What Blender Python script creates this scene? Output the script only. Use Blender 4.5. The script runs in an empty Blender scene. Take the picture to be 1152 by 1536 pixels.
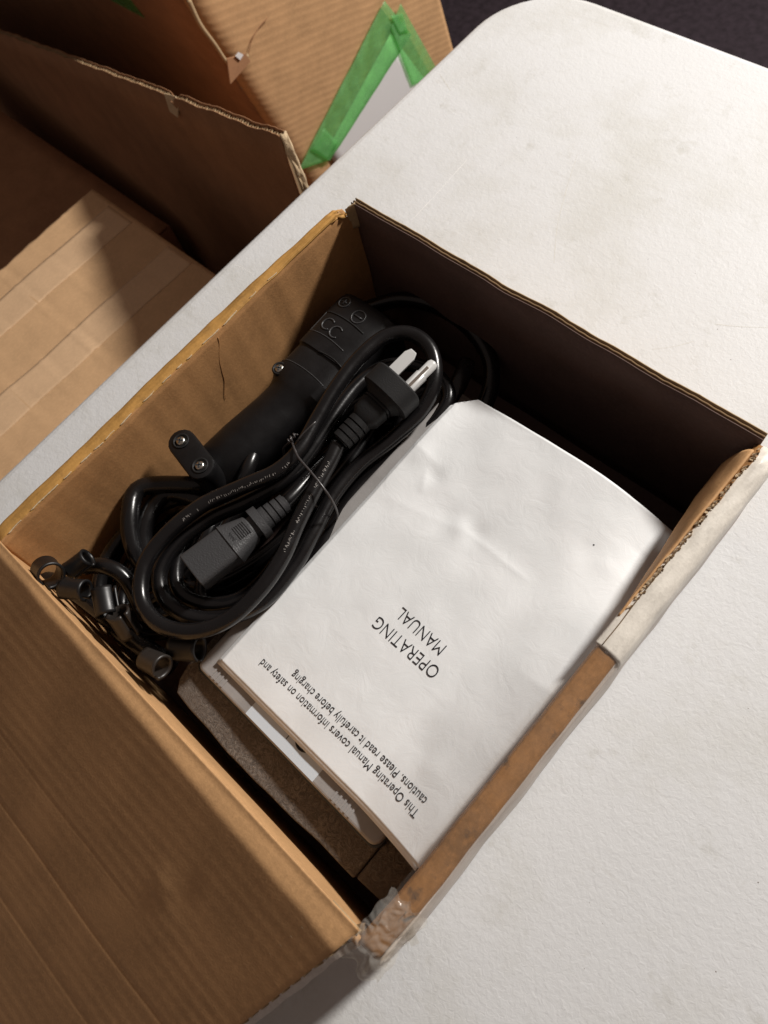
import bpy, math, random
from mathutils import Vector, Matrix, noise
random.seed(7)
SC = bpy.context.scene
COL = SC.collection
# ------------------------------------------------------------------ camera
CAM = Vector((0.15682, -0.06869, 0.34111))
RX = Vector((0.7343, 0.6593, -0.1618)).normalized()
RY = Vector((0.5705, -0.7285, -0.3793)).normalized()      # image down
RZ = Vector((-0.3679, 0.1861, -0.9110)).normalized()      # forward
F = 1095.0
cd = bpy.data.cameras.new('camera'); cam = bpy.data.objects.new('camera', cd); COL.objects.link(cam)
m = Matrix((RX, -RY, -RZ)).transposed().to_4x4(); m.translation = CAM
cam.matrix_world = m
cd.sensor_fit = 'VERTICAL'; cd.sensor_height = 24.0; cd.lens = F / 1536 * 24.0
cd.clip_start = 0.01; cd.clip_end = 50
cd.dof.use_dof = True; cd.dof.focus_distance = 0.40; cd.dof.aperture_fstop = 9.0
SC.camera = cam
# ------------------------------------------------------------------ world and lamp
w = bpy.data.worlds.new('World'); SC.world = w; w.use_nodes = True
bg = w.node_tree.nodes['Background']; bg.inputs[0].default_value = (0.91, 0.71, 0.62, 1); bg.inputs[1].default_value = 0.135
ld = bpy.data.lights.new('work_lamp', 'POINT'); ld.energy = 205; ld.color = (1.0, 0.958, 0.905); ld.shadow_soft_size = 0.115
lo = bpy.data.objects.new('work_lamp', ld); lo.location = (0.37, 1.66, 1.08); COL.objects.link(lo)
vs = SC.view_settings; vs.view_transform = 'Standard'; vs.look = 'None'; vs.exposure = 0.14; vs.gamma = 1; vs.use_curve_mapping = False
# ------------------------------------------------------------------ helpers
TZ = -0.125                                                # table top; the carton's rim is z = 0
def at(u, v, z):
    """world point at height z that was measured at (u, v) in the photograph"""
    d = RX * ((u - 576) / F) + RY * ((v - 768) / F) + RZ
    return CAM + d * ((z - CAM.z) / d.z)
def onplane(u, v, p0, n):
    d = RX * ((u - 576) / F) + RY * ((v - 768) / F) + RZ
    return CAM + d * ((p0 - CAM).dot(n) / d.dot(n))
def cc(x, y, z): return at(160 + .486 * x, 420 + .486 * y, z)
def N(x, y=0, z=0): return noise.noise(Vector((x, y, z)))
def empty(name, loc, label, cat, group=None):
    o = bpy.data.objects.new(name, None); COL.objects.link(o); o.location = loc
    o.empty_display_size = .01
    o['label'] = label; o['category'] = cat
    if group: o['group'] = group
    return o
def wloc(o):
    v = Vector((0, 0, 0))
    while o: v = v + o.location; o = o.parent
    return v
def mesh(name, vs_, fs, mat, parent=None, smooth=True, mats=None, fm=None):
    me = bpy.data.meshes.new(name); me.from_pydata([tuple(v) for v in vs_], [], fs); me.validate()
    for mm in (mats or [mat]): me.materials.append(mm)
    if fm:
        for p, k in zip(me.polygons, fm): p.material_index = k
    if smooth:
        for p in me.polygons: p.use_smooth = True
    o = bpy.data.objects.new(name, me); COL.objects.link(o)
    if parent:
        o.location = -wloc(parent); o.parent = parent
    return o
def tag(o, label=None, cat=None, group=None, kind=None):
    for k, v in (('label', label), ('category', cat), ('group', group), ('kind', kind)):
        if v: o[k] = v
    return o
def solid(o, t, off=-1.0):
    md = o.modifiers.new('thickness', 'SOLIDIFY'); md.thickness = t; md.offset = off; md.use_quality_normals = False
    return o
def bevel(o, wd, seg=2, ang=40):
    md = o.modifiers.new('bevel', 'BEVEL'); md.width = wd; md.segments = seg; md.limit_method = 'ANGLE'; md.angle_limit = math.radians(ang)
    return o
def grid(name, nu, nv, f, mat, parent=None, thick=None, off=-1.0, flip=False, smooth=True):
    V = [f(i / nu, j / nv) for i in range(nu + 1) for j in range(nv + 1)]
    Fc = []
    for i in range(nu):
        for j in range(nv):
            a = i * (nv + 1) + j; q = (a, a + 1, a + nv + 2, a + nv + 1)
            Fc.append(q[::-1] if flip else q)
    o = mesh(name, V, Fc, mat, parent, smooth)
    if thick: solid(o, thick, off)
    return o
def rings(name, R, mat, parent=None, cap=True, smooth=True, closed=False):
    k = len(R[0]); V = [p for r in R for p in r]; Fc = []
    n = len(R)
    for i in range(n if closed else n - 1):
        for j in range(k):
            a = i * k; b = ((i + 1) % n) * k
            Fc.append((a + j, a + (j + 1) % k, b + (j + 1) % k, b + j))
    if cap and not closed:
        Fc.append(tuple(range(k))[::-1]); Fc.append(tuple(range((n - 1) * k, n * k)))
    return mesh(name, V, Fc, mat, parent, smooth)
def super_ring(c, ux, uz, a, b, n=2.0, k=32):
    out = []
    for i in range(k):
        t = 2 * math.pi * i / k; ct, st = math.cos(t), math.sin(t)
        out.append(c + ux * (a * math.copysign(abs(ct) ** (2 / n), ct)) + uz * (b * math.copysign(abs(st) ** (2 / n), st)))
    return out
def loft(name, secs, org, ax, up, mat, parent=None, k=32, sharp=35):
    """secs: (t along ax, half width, half height, exponent)"""
    ax = ax.normalized(); ux = ax.cross(up).normalized(); uz = ux.cross(ax).normalized()
    o = rings(name, [super_ring(org + ax * s[0], ux, uz, s[1], s[2], s[3], k) for s in secs], mat, parent)
    o.data.set_sharp_from_angle(angle=math.radians(sharp))
    return o
def spline(P, step=.003):
    P = [Vector(p) for p in P]; out = []
    for i in range(len(P) - 1):
        p0 = P[max(i - 1, 0)]; p1 = P[i]; p2 = P[i + 1]; p3 = P[min(i + 2, len(P) - 1)]
        n = max(2, int((p2 - p1).length / step))
        for s in range(n):
            t = s / n
            out.append(.5 * ((2 * p1) + (p2 - p0) * t + (2 * p0 - 5 * p1 + 4 * p2 - p3) * t * t + (3 * p1 - p0 - 3 * p2 + p3) * t ** 3))
    out.append(P[-1]); return out
def tube(name, P, r, mat, parent=None, k=14, step=.003, raw=False):
    Q = P if raw else spline(P, step)
    R = []; t0 = (Q[1] - Q[0]).normalized(); nrm = t0.orthogonal().normalized()
    for i, q in enumerate(Q):
        t = (Q[min(i + 1, len(Q) - 1)] - Q[max(i - 1, 0)]).normalized()
        nrm = (nrm - t * nrm.dot(t)).normalized(); b = t.cross(nrm)
        rr = r(i / (len(Q) - 1)) if callable(r) else r
        R.append([q + nrm * (rr * math.cos(2 * math.pi * j / k)) + b * (rr * math.sin(2 * math.pi * j / k)) for j in range(k)])
    return rings(name, R, mat, parent)
def box(name, lo_, hi, mat, parent=None, bv=None, M=None, smooth=False):
    V = [Vector((x, y, z)) for x in (lo_[0], hi[0]) for y in (lo_[1], hi[1]) for z in (lo_[2], hi[2])]
    if M: V = [M @ v for v in V]
    Fc = [(0, 1, 3, 2), (4, 6, 7, 5), (0, 4, 5, 1), (2, 3, 7, 6), (0, 2, 6, 4), (1, 5, 7, 3)]
    o = mesh(name, V, Fc, mat, parent, smooth)
    if bv: bevel(o, bv, 3)
    return o
def prism(name, poly, z0, z1, mat, parent=None):
    n = len(poly); V = [Vector((p[0], p[1], z0)) for p in poly] + [Vector((p[0], p[1], z1)) for p in poly]
    Fc = [tuple(range(n))[::-1], tuple(range(n, 2 * n))] + [(i, (i + 1) % n, n + (i + 1) % n, n + i) for i in range(n)]
    return mesh(name, V, Fc, mat, parent, False)
def text_mesh(name, body, size, mat, parent, fn, offset=0.0, width=None, extrude=0.0):
    """flat lettering laid on a surface: fn maps text (x, y, z) to a world point"""
    cu = bpy.data.curves.new(name, 'FONT'); cu.body = body; cu.size = size; cu.offset = offset; cu.extrude = extrude
    cu.resolution_u = 4
    to = bpy.data.objects.new(name, cu); COL.objects.link(to)
    dg = bpy.context.evaluated_depsgraph_get(); dg.update()
    me = bpy.data.meshes.new_from_object(to.evaluated_get(dg))
    V = [v.co.copy() for v in me.vertices]; Fc = [tuple(p.vertices) for p in me.polygons]
    bpy.data.objects.remove(to); bpy.data.curves.remove(cu); bpy.data.meshes.remove(me)
    if width:
        x0 = min(v.x for v in V); x1 = max(v.x for v in V); k = width / (x1 - x0)
        for v in V: v.x = (v.x - x0) * k
    return mesh(name, [fn(v.x, v.y, v.z) for v in V], Fc, mat, parent, False)
# ------------------------------------------------------------------ materials
def newmat(name):
    mt = bpy.data.materials.new(name); mt.use_nodes = True; nt = mt.node_tree
    return mt, nt, nt.nodes['Principled BSDF']
def nd(nt, typ, **kw):
    n = nt.nodes.new(typ)
    for k, v in kw.items():
        if k in n.inputs: n.inputs[k].default_value = v
        else: setattr(n, k, v)
    return n
def coords(nt, scale=(1, 1, 1), rot=(0, 0, 0)):
    tc = nd(nt, 'ShaderNodeTexCoord'); mp = nd(nt, 'ShaderNodeMapping'); nt.links.new(tc.outputs['Object'], mp.inputs[0])
    mp.inputs['Scale'].default_value = scale; mp.inputs['Rotation'].default_value = rot
    return mp.outputs[0]
def mixc(nt, fac, a, b, mode='MIX'):
    mx = nd(nt, 'ShaderNodeMix', data_type='RGBA', blend_type=mode)
    for i, v in ((0, fac), (6, a), (7, b)):
        if hasattr(v, 'links') or isinstance(v, bpy.types.NodeSocket): nt.links.new(v, mx.inputs[i])
        else: mx.inputs[i].default_value = v
    return mx.outputs[2]
def ramp(nt, src, a, b, lo_=(0, 0, 0, 1), hi=(1, 1, 1, 1)):
    r = nd(nt, 'ShaderNodeValToRGB'); r.color_ramp.elements[0].position = a; r.color_ramp.elements[1].position = b
    r.color_ramp.elements[0].color = lo_; r.color_ramp.elements[1].color = hi
    nt.links.new(src, r.inputs[0]); return r.outputs[0]
def noise_tex(nt, vec, scale, detail=4, rough=.55, dist=0):
    n = nd(nt, 'ShaderNodeTexNoise'); n.inputs['Scale'].default_value = scale; n.inputs['Detail'].default_value = detail
    n.inputs['Roughness'].default_value = rough; n.inputs['Distortion'].default_value = dist
    nt.links.new(vec, n.inputs['Vector']); return n.outputs[0]
def add_bump(nt, bs, src, strength, dist=.001, prev=None):
    b = nd(nt, 'ShaderNodeBump'); b.inputs['Strength'].default_value = strength; b.inputs['Distance'].default_value = dist
    nt.links.new(src, b.inputs['Height'])
    if prev: nt.links.new(prev, b.inputs['Normal'])
    nt.links.new(b.outputs[0], bs.inputs['Normal']); return b.outputs[0]
def kraft(name, col, dirv=None, pitch=.0078, ripple=.0, rough=.8, dark=.75, dirt=.0, stripe=0.0):
    """cardboard liner: mottled fibres, optional washboard ripple across dirv"""
    mt, nt, bs = newmat(name); v = coords(nt)
    n1 = noise_tex(nt, v, 28, 5, .6); n2 = noise_tex(nt, coords(nt, (420, 260, 420)), 1, 4, .65); n3 = noise_tex(nt, v, 700, 2, .6)
    c = mixc(nt, ramp(nt, n1, .3, .7), tuple(x * dark for x in col) + (1,), tuple(col) + (1,))
    c = mixc(nt, ramp(nt, n2, .45, .8, (0, 0, 0, 1), (.6, .6, .6, 1)), c, tuple(min(1, x * 1.18) for x in col) + (1,))
    c = mixc(nt, ramp(nt, n3, .55, .8, (0, 0, 0, 1), (.35, .35, .35, 1)), c, tuple(x * .55 for x in col) + (1,))
    if dirt:
        n4 = noise_tex(nt, v, 70, 6, .7)
        c = mixc(nt, ramp(nt, n4, .56, .70, (0, 0, 0, 1), (dirt, dirt, dirt, 1)), c, (.05, .04, .035, 1))
    bs.inputs['Roughness'].default_value = rough; bs.inputs['Specular IOR Level'].default_value = .25
    prev = add_bump(nt, bs, n3, .25, .0004)
    if ripple and dirv:
        d = Vector(dirv).normalized()
        dt = nd(nt, 'ShaderNodeVectorMath', operation='DOT_PRODUCT'); nt.links.new(v, dt.inputs[0]); dt.inputs[1].default_value = d
        wob = nd(nt, 'ShaderNodeMath', operation='MULTIPLY_ADD'); nt.links.new(noise_tex(nt, v, 14, 3), wob.inputs[0]); wob.inputs[1].default_value = .008
        nt.links.new(dt.outputs['Value'], wob.inputs[2])
        mu = nd(nt, 'ShaderNodeMath', operation='MULTIPLY'); nt.links.new(wob.outputs[0], mu.inputs[0]); mu.inputs[1].default_value = 2 * math.pi / pitch
        sn = nd(nt, 'ShaderNodeMath', operation='SINE'); nt.links.new(mu.outputs[0], sn.inputs[0])
        am = nd(nt, 'ShaderNodeMath', operation='MULTIPLY'); nt.links.new(sn.outputs[0], am.inputs[0]); nt.links.new(noise_tex(nt, v, 22, 2), am.inputs[1])
        prev = add_bump(nt, bs, am.outputs[0], 1.0, ripple, prev)
        if stripe:
            c = mixc(nt, ramp(nt, am.outputs[0], .05, .45, (0, 0, 0, 1), (stripe, stripe, stripe, 1)), c, tuple(x * .6 for x in col) + (1,))
    nt.links.new(c, bs.inputs['Base Color'])
    return mt
def plain(name, col, rough=.5, spec=.5, metal=0, bump=0, bscale=600, coat=0, bdist=.0004, mott=0):
    mt, nt, bs = newmat(name)
    bs.inputs['Base Color'].default_value = tuple(col) + (1,); bs.inputs['Roughness'].default_value = rough
    bs.inputs['Specular IOR Level'].default_value = spec; bs.inputs['Metallic'].default_value = metal; bs.inputs['Coat Weight'].default_value = coat
    v = coords(nt)
    if bump: add_bump(nt, bs, noise_tex(nt, v, bscale, 3), bump, bdist)
    if mott:
        n = noise_tex(nt, v, 60, 5, .65)
        nt.links.new(mixc(nt, ramp(nt, n, .35, .7), tuple(x * (1 - mott) for x in col) + (1,), tuple(col) + (1,)), bs.inputs['Base Color'])
        nt.links.new(ramp(nt, n, .3, .8, (rough * .75,) * 3 + (1,), (min(1, rough * 1.25),) * 3 + (1,)), bs.inputs['Roughness'])
    return mt
KR = (.40, .235, .115)
M_in = kraft('kraft_inside', (.47, .245, .10), (0, 1, 0), .0078, .00002, .85)
M_in_shade = kraft('kraft_inside_shaded', (.135, .088, .076), None, rough=.9)  # inside kraft darkened: shade of the far wall and base painted in
M_flap = kraft('kraft_flap', (.60, .345, .16), None, rough=.75)
M_rim = kraft('kraft_rim', (.56, .30, .085), (0, 1, .0), .0078, .00005, .6, dark=.62, dirt=.35)
M_rimR = kraft('kraft_taped_rim', (.37, .185, .068), (0, 1, 0), .0078, .00003, .36, dark=.50, dirt=.85)
M_raw = kraft('kraft_raw_edge', (.46, .33, .19), None, rough=.9)
M_core = kraft('kraft_fluting', (.20, .125, .065), None, rough=.95)
M_white = kraft('white_liner', (.66, .60, .55), None, rough=.6, dark=.9)
M_torn = kraft('torn_paper', (.62, .47, .30), None, rough=.9)
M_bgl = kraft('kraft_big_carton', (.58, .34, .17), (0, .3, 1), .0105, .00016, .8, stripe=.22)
M_bgd = kraft('kraft_panel_and_shaded_side', (.38, .195, .10), None, rough=.9)  # panel kraft; its darker tone also paints the tall carton's shaded side
M_low = kraft('kraft_low_carton', (.66, .42, .23), (1, 0, 0), .05, .0002, .55, dark=.85)
M_lowt = kraft('kraft_paper_tape', (.71, .48, .29), None, rough=.35, dark=.9)

def tape_mat(name, tint, f, rough=.12, clear=None):
    mt, nt, bs = newmat(name); out = nt.nodes['Material Output']
    bs.inputs['Base Color'].default_value = tint + (1,); bs.inputs['Roughness'].default_value = rough; bs.inputs['Specular IOR Level'].default_value = .7
    tr = nd(nt, 'ShaderNodeBsdfTransparent'); tr.inputs[0].default_value = (min(1, tint[0] * 1.6 + .05), min(1, tint[1] * 1.6 + .05), min(1, tint[2] * 1.6 + .05), 1)
    if clear: tr.inputs[0].default_value = clear + (1,)
    mx = nd(nt, 'ShaderNodeMixShader'); v = coords(nt)
    nt.links.new(ramp(nt, noise_tex(nt, v, 45, 5, .6), .3, .75, (f * .6,) * 3 + (1,), (min(1, f * 1.4),) * 3 + (1,)), mx.inputs[0])
    nt.links.new(tr.outputs[0], mx.inputs[1]); nt.links.new(bs.outputs[0], mx.inputs[2]); nt.links.new(mx.outputs[0], out.inputs[0])
    add_bump(nt, bs, noise_tex(nt, v, 130, 4), .5, .001)
    return mt
M_tape = tape_mat('clear_tape', (.7, .68, .64), .03, .1, (.99, .98, .97))
M_tapec = tape_mat('crumpled_tape', (.80, .77, .72), .08, .05, (.98, .97, .95))
M_green = tape_mat('green_tape', (.30, .66, .28), .32, .28, (.76, .97, .74))

# white moulded plastic table top
M_table, nt, bs = newmat('table_plastic')
v = coords(nt)
sm = noise_tex(nt, v, 9, 7, .68); sm2 = noise_tex(nt, v, 42, 6, .7)
c = mixc(nt, ramp(nt, sm, .48, .70, (0, 0, 0, 1), (.8,) * 3 + (1,)), (.675, .68, .685, 1), (.58, .575, .545, 1))
c = mixc(nt, ramp(nt, sm2, .58, .76, (0, 0, 0, 1), (.65,) * 3 + (1,)), c, (.50, .49, .45, 1))
nt.links.new(c, bs.inputs['Base Color']); bs.inputs['Specular IOR Level'].default_value = .35
sc_ = noise_tex(nt, coords(nt, (14, 160, 14), (0, 0, .5)), 1, 5, .7)
c = mixc(nt, ramp(nt, sc_, .60, .74, (0, 0, 0, 1), (.4,) * 3 + (1,)), c, (.55, .54, .51, 1)); nt.links.new(c, bs.inputs['Base Color'])
nt.links.new(ramp(nt, noise_tex(nt, v, 16, 6, .7), .3, .75, (.5,) * 3 + (1,), (.75,) * 3 + (1,)), bs.inputs['Roughness'])
n1 = noise_tex(nt, v, 330, 3, .55, .6); n2 = noise_tex(nt, v, 120, 3, .6, .3)
pb = add_bump(nt, bs, n1, .26, .0010); add_bump(nt, bs, n2, .15, .0015, pb)
# paper
M_paper, nt, bs = newmat('manual_paper'); v = coords(nt)
n = noise_tex(nt, v, 35, 5); nt.links.new(mixc(nt, ramp(nt, n, .3, .7), (.78, .795, .80, 1), (.84, .85, .855, 1)), bs.inputs['Base Color'])
bs.inputs['Roughness'].default_value = .6; bs.inputs['Specular IOR Level'].default_value = .3
pb = add_bump(nt, bs, noise_tex(nt, v, 1200, 3), .12, .0003); add_bump(nt, bs, noise_tex(nt, v, 75, 5, .6, 1.2), .22, .0012, pb)
M_ink = plain('printed_ink', (.018, .018, .022), .6, .2)
M_black = plain('black_plastic', (.0075, .007, .0075), .44, .4, bump=.25, bscale=1500, mott=.25)
M_cord = plain('black_cord_jacket', (.0075, .0068, .0072), .27, .5, bump=.12, bscale=500, mott=.2)
M_dull = plain('dull_rubber', (.010, .0097, .010), .6, .35, bump=.4, bscale=1300)
M_c13 = plain('moulded_connector', (.046, .046, .048), .42, .5, bump=.5, bscale=1000, bdist=.0005)
M_mark = plain('cord_print', (.30, .28, .26), .6, .3)
M_steel = plain('zinc_screw', (.62, .61, .56), .28, .5, metal=1, bump=.3, bscale=900)
M_sleeve = plain('milky_prong_sleeve', (.58, .58, .57), .3, .5)
M_brass = plain('prong_metal', (.72, .66, .58), .3, .5, metal=1)
M_wire = plain('tie_wire', (.05, .045, .045), .3, .6)
M_clip = plain('black_clip', (.0075, .007, .0075), .46, .5, mott=.3)
M_clipb = plain('brownish_clip', (.026, .021, .018), .42, .5, mott=.3)
M_grey = plain('grey_charger_case', (.34, .325, .315), .42, .5, bump=.2, bscale=900, mott=.15)
M_dark = plain('charger_base', (.03, .035, .04), .5, .4)
M_label = plain('pale_blue_label', (.60, .66, .72), .45, .4)
M_pouch = plain('white_pouch', (.72, .70, .70), .5, .4)
M_floor = plain('dark_floor', (.034, .024, .031), .8, .2, bump=.2, bscale=60, mott=.5)
M_leg = plain('grey_leg_steel', (.25, .25, .26), .45, .5, metal=.6)
M_grit = plain('grit', (.20, .15, .11), .9, .2)
M_scr = plain('scuff', (.66, .645, .60), .6, .3)
M_scrw = plain('pale_scuff', (.86, .85, .83), .45, .4)
M_foam, nt, bs = newmat('brown_foam'); v = coords(nt)
n = noise_tex(nt, v, 240, 5, .75, 2.5); n2 = noise_tex(nt, v, 40, 4)
c = mixc(nt, ramp(nt, n, .42, .68), (.075, .063, .054, 1), (.27, .23, .195, 1)); c = mixc(nt, ramp(nt, n2, .3, .75), c, (.12, .095, .077, 1))
nt.links.new(c, bs.inputs['Base Color']); bs.inputs['Roughness'].default_value = .9; add_bump(nt, bs, n, .9, .0012)

# ------------------------------------------------------------------ floor and table
FL = TZ - 0.74
fo = mesh('floor', [(-6, -6, FL), (6, -6, FL), (6, 6, FL), (-6, 6, FL)], [(0, 1, 2, 3)], M_floor, smooth=False); tag(fo, kind='structure')
tb = empty('folding_table', (.16, -.4, FL), 'white moulded plastic folding table with a rounded corner, under the open carton', 'table')
TX0, TX1, TY0, TY1, TR = -.2965, .62, -1.31, .531, .080
poly = []
for cx, cy, a0 in ((TX1 - TR, TY1 - TR, 0), (TX0 + TR, TY1 - TR, 90), (TX0 + TR, TY0 + TR, 180), (TX1 - TR, TY0 + TR, 270)):
    for k in range(13):
        a = math.radians(a0 + 90 * k / 12); poly.append((cx + TR * math.cos(a), cy + TR * math.sin(a)))
bevel(prism('table_top', poly, TZ - .045, TZ, M_table, tb), .009, 4, 50)
for y in (-1.05, .28):
    for x in (-.17, .49): tube('leg', [(x, y, TZ - .045), (x, y, FL)], .0125, M_leg, tb, raw=False, step=.4)
    tube('leg_brace', [(-.17, y, TZ - .3), (.49, y, TZ - .3)], .009, M_leg, tb, step=.4)
def scratch(pts, wd, mat):
    P = [at(u, v_, TZ + .00006) for u, v_ in pts]; Q = spline(P, .004); V = []; Fc = []
    for i, q in enumerate(Q):
        t = (Q[min(i + 1, len(Q) - 1)] - Q[max(i - 1, 0)]).normalized(); s = Vector((-t.y, t.x, 0)) * (wd * (.3 + .7 * abs(N(i * .3, wd * 1e4))))
        V += [q + s, q - s]
        if i: Fc.append((2 * i - 2, 2 * i - 1, 2 * i + 1, 2 * i))
    mesh('scratch', V, Fc, mat, tb)
scratch([(866, 232), (848, 290), (836, 340), (831, 395)], .00045, M_scr)
scratch([(1072, 486), (1112, 490), (1152, 491)], .0005, M_scr)
scratch([(978, 524), (1010, 520), (1040, 512)], .0004, M_scr)
scratch([(347, 396), (362, 401), (380, 412)], .0006, M_scrw)
scratch([(660, 112), (668, 124), (676, 136)], .0009, M_scr)
scratch([(618, 330), (660, 285), (700, 240)], .0004, M_scrw)
# grit
V = []; Fc = []
for k in range(80):
    u = random.uniform(560, 1150); v_ = random.uniform(20, 1530); p = at(u, v_, TZ)
    if -.165 < p.x < .175 and -.4 < p.y < .165 or p.y > .5 or p.x < -.28: continue
    r = random.choice((.00015, .0002, .0002, .00025, .0003, .0004)); n0 = len(V)
    for dx, dy, dz in ((1, 0, 0), (-.5, .8, 0), (-.6, -.7, 0), (.1, .1, .9)): V.append(p + Vector((dx * r * random.uniform(.7, 1.5), dy * r, dz * r)))
    Fc += [(n0, n0 + 1, n0 + 3), (n0 + 1, n0 + 2, n0 + 3), (n0 + 2, n0, n0 + 3), (n0, n0 + 2, n0 + 1)]
tag(mesh('grit', V, Fc, M_grit, smooth=False), 'tiny dark crumbs of grit scattered over the white table', 'grit', kind='stuff')

# ------------------------------------------------------------------ main carton
bxo = empty('open_carton', (0, 0, TZ), 'open brown cardboard carton on the white table holding a charger and manual', 'carton')
ZB = TZ + .004
box('base', (-.148, -.1635, TZ + .0005), (.15, .149, ZB), M_in_shade, bxo)
# back wall: two liners with recessed fluting
def topz(x): return -.0012 + .0012 * N(x * 40) - .0022 * max(0, 1 - abs(x - .085) / .02) - .001 * max(0, 1 - abs(x + .02) / .012)
bw = grid('back_wall', 60, 8, lambda u, v_: Vector((-.1395 + .281 * u, .1455 + .0012 * N(u * 4, v_ * 3) , ZB + v_ * (topz(-.1395 + .281 * u) - ZB))), M_in_shade, bxo, .0006, 1)
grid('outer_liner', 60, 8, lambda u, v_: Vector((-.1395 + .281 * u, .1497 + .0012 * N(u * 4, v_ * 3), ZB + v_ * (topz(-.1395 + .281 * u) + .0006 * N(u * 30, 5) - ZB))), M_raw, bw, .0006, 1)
def wav(u, v_):
    return Vector((-.1395 + .281 * u, .1479 + .00012 * math.sin(u * .281 / .0075 * 2 * math.pi) + .0012 * N(u * 4, v_ * 3), ZB + v_ * (topz(-.1395 + .281 * u) - .0004 - ZB)))
grid('fluting', 320, 1, wav, M_core, bw, .0011, 0)
def fy(z): return -.1465 + .12 * z
# left wall, flap folded outwards over the rim
def lwob(y): return .0009 * N(y * 22, 3) + .0006 * N(y * 70, 9)
LP = [(-.1392, ZB), (-.1392, -.06), (-.1390, -.012), (-.1392, -.0045), (-.1400, -.0015), (-.1415, -.0002), (-.1445, .0), (-.1480, -.0008), (-.1503, -.0025), (-.1518, -.007), (-.1528, -.03), (-.1545, -.075)]
def lp(k):
    i = min(int(k), len(LP) - 2); t = k - i
    return LP[i][0] + (LP[i + 1][0] - LP[i][0]) * t, LP[i][1] + (LP[i + 1][1] - LP[i][1]) * t
YL0, YL1 = -.1462, .1395
def left_in(u, v_):
    x, z = lp(v_ * 4.4); y = fy(z) - .0008 + (.1492 - fy(z)) * u
    dent = 0
    if y > .139: z = min(z, -.012 - (y - .139) * .6)
    return Vector((x + lwob(y) * (1 if z > -.08 else .3) - dent, y, z))
lw = grid('left_wall', 120, 30, left_in, M_in, bxo, .003, -1, flip=True)
def left_fl(u, v_):
    y = -.149 + (YL1 + .149) * u; x, z = lp(4.0 + v_ * 7)
    e = max(0, 1 - (YL1 - y) / .012); e2 = max(0, 1 - (y + .149) / .012)
    tap = .0035 * max(0, (y - .03) / .11)                     # the fold narrows towards the far corner
    xx = x + lwob(y) + (tap if x < -.143 else tap * (x + .139) / -.004)
    zz = z + .0007 * N(y * 55, v_ * 4) - .004 * e * e + .003 * e * N(v_ * 9, y * 300) - .003 * e2 * e2
    return Vector((xx, y, zz))
grid('folded_flap', 150, 36, left_fl, M_rim, bxo, .0022, -1, flip=True)
# scuffed crease along the left rim
def scuff(name, y0, y1, xf, zf, wd, n, mat, par):
    V = []; Fc = []; y = y0
    while y < y1:
        ln = min(random.uniform(.004, .022), y1 - y + .0006); k = max(1, int(ln / .0006)); a = len(V)
        for q in range(k + 1):
            yy = y + ln * q / k; w1 = wd * (.25 + .9 * abs(N(yy * 400, 3)) + .5 * abs(N(yy * 90, 8))) * min(1, q / 3, (k - q) / 3 + .05); o = .0006 * N(yy * 140, 5)
            V += [Vector((xf(yy) + o + w1, yy, zf(yy) - .0003)), Vector((xf(yy) + o - w1, yy, zf(yy) + .0003))]
            if q: Fc.append((a + 2 * q - 2, a + 2 * q - 1, a + 2 * q + 1, a + 2 * q))
        y += ln + random.uniform(.001, .012)
    return solid(mesh(name, V, Fc, mat, par), .0002, 1)
scuff('torn_crease', -.14, .135, lambda y: -.1403 + lwob(y), lambda y: -.0007 + .0007 * N(y * 55, 1), .00045, 0, M_torn, bxo)
# split crease running down the left wall
Q = [Vector((-.1391 + lwob(.02), .0225 - .35 * (-.006 - z) , z)) for z in [-.004 - .0025 * k for k in range(20)]]
Q = [q + Vector((0, -.0022 * N(q.z * 70), 0)) for q in Q]
tube('crease_ridge', Q, lambda t: .0004 * (1 - .5 * t) * .7, M_in, lw, k=8, raw=True)
# corner stub at the far left corner
grid('corner_stub', 6, 8, lambda u, v_: Vector((-.1405 + .004 * u, .1405 + .006 * u, -.02 + v_ * (.0165 + .003 * u + .001 * N(v_ * 5, u * 7)))), M_raw, bxo, .0012, 0)
# right wall, fold over the rim, outer side white
def rwob(y): return .0006 * N(y * 18, 7) + .0004 * N(y * 60, 2)
RP = [(.1398, ZB), (.1398, -.05), (.1396, -.008), (.1400, -.002), (.1412, .0), (.1440, .0006), (.1475, .0002), (.1500, -.0008), (.1514, -.0025)]
RO = [(.1514, -.0025), (.1522, -.006), (.1526, -.02), (.1534, -.06), (.1542, TZ + .002)]
def seg(P, t):
    k = t * (len(P) - 1); i = min(int(k), len(P) - 2); s = k - i
    return P[i][0] + (P[i + 1][0] - P[i][0]) * s, P[i][1] + (P[i + 1][1] - P[i][1]) * s
def rz(y): return .0006 * N(y * 40, 4) - .0045 * max(0, (y - .128) / .016) ** 2
grid('right_wall', 110, 32, lambda u, v_: (lambda y, p: Vector((p[0] + rwob(y) - .0015 * max(0, (-.11 - y) / .04), y, p[1] + rz(y) * (1 if p[1] > -.02 else 0))))(-.149 - .0135 * (1 - u) * (1 - min(1, v_ * 2.5)) + .294 * u, seg(RP, v_)), M_rimR, bxo, .0018, -1)
grid('folded_flap', 110, 20, lambda u, v_: (lambda y, p: Vector((p[0] + rwob(y) + .0012 * N(y * 26, v_ * 5) * min(1, v_ * 3), y, p[1] + rz(y) * (1 - v_))))(-.150 + .296 * u, seg(RO, v_)), M_white, bxo, .0012, -1)
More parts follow.
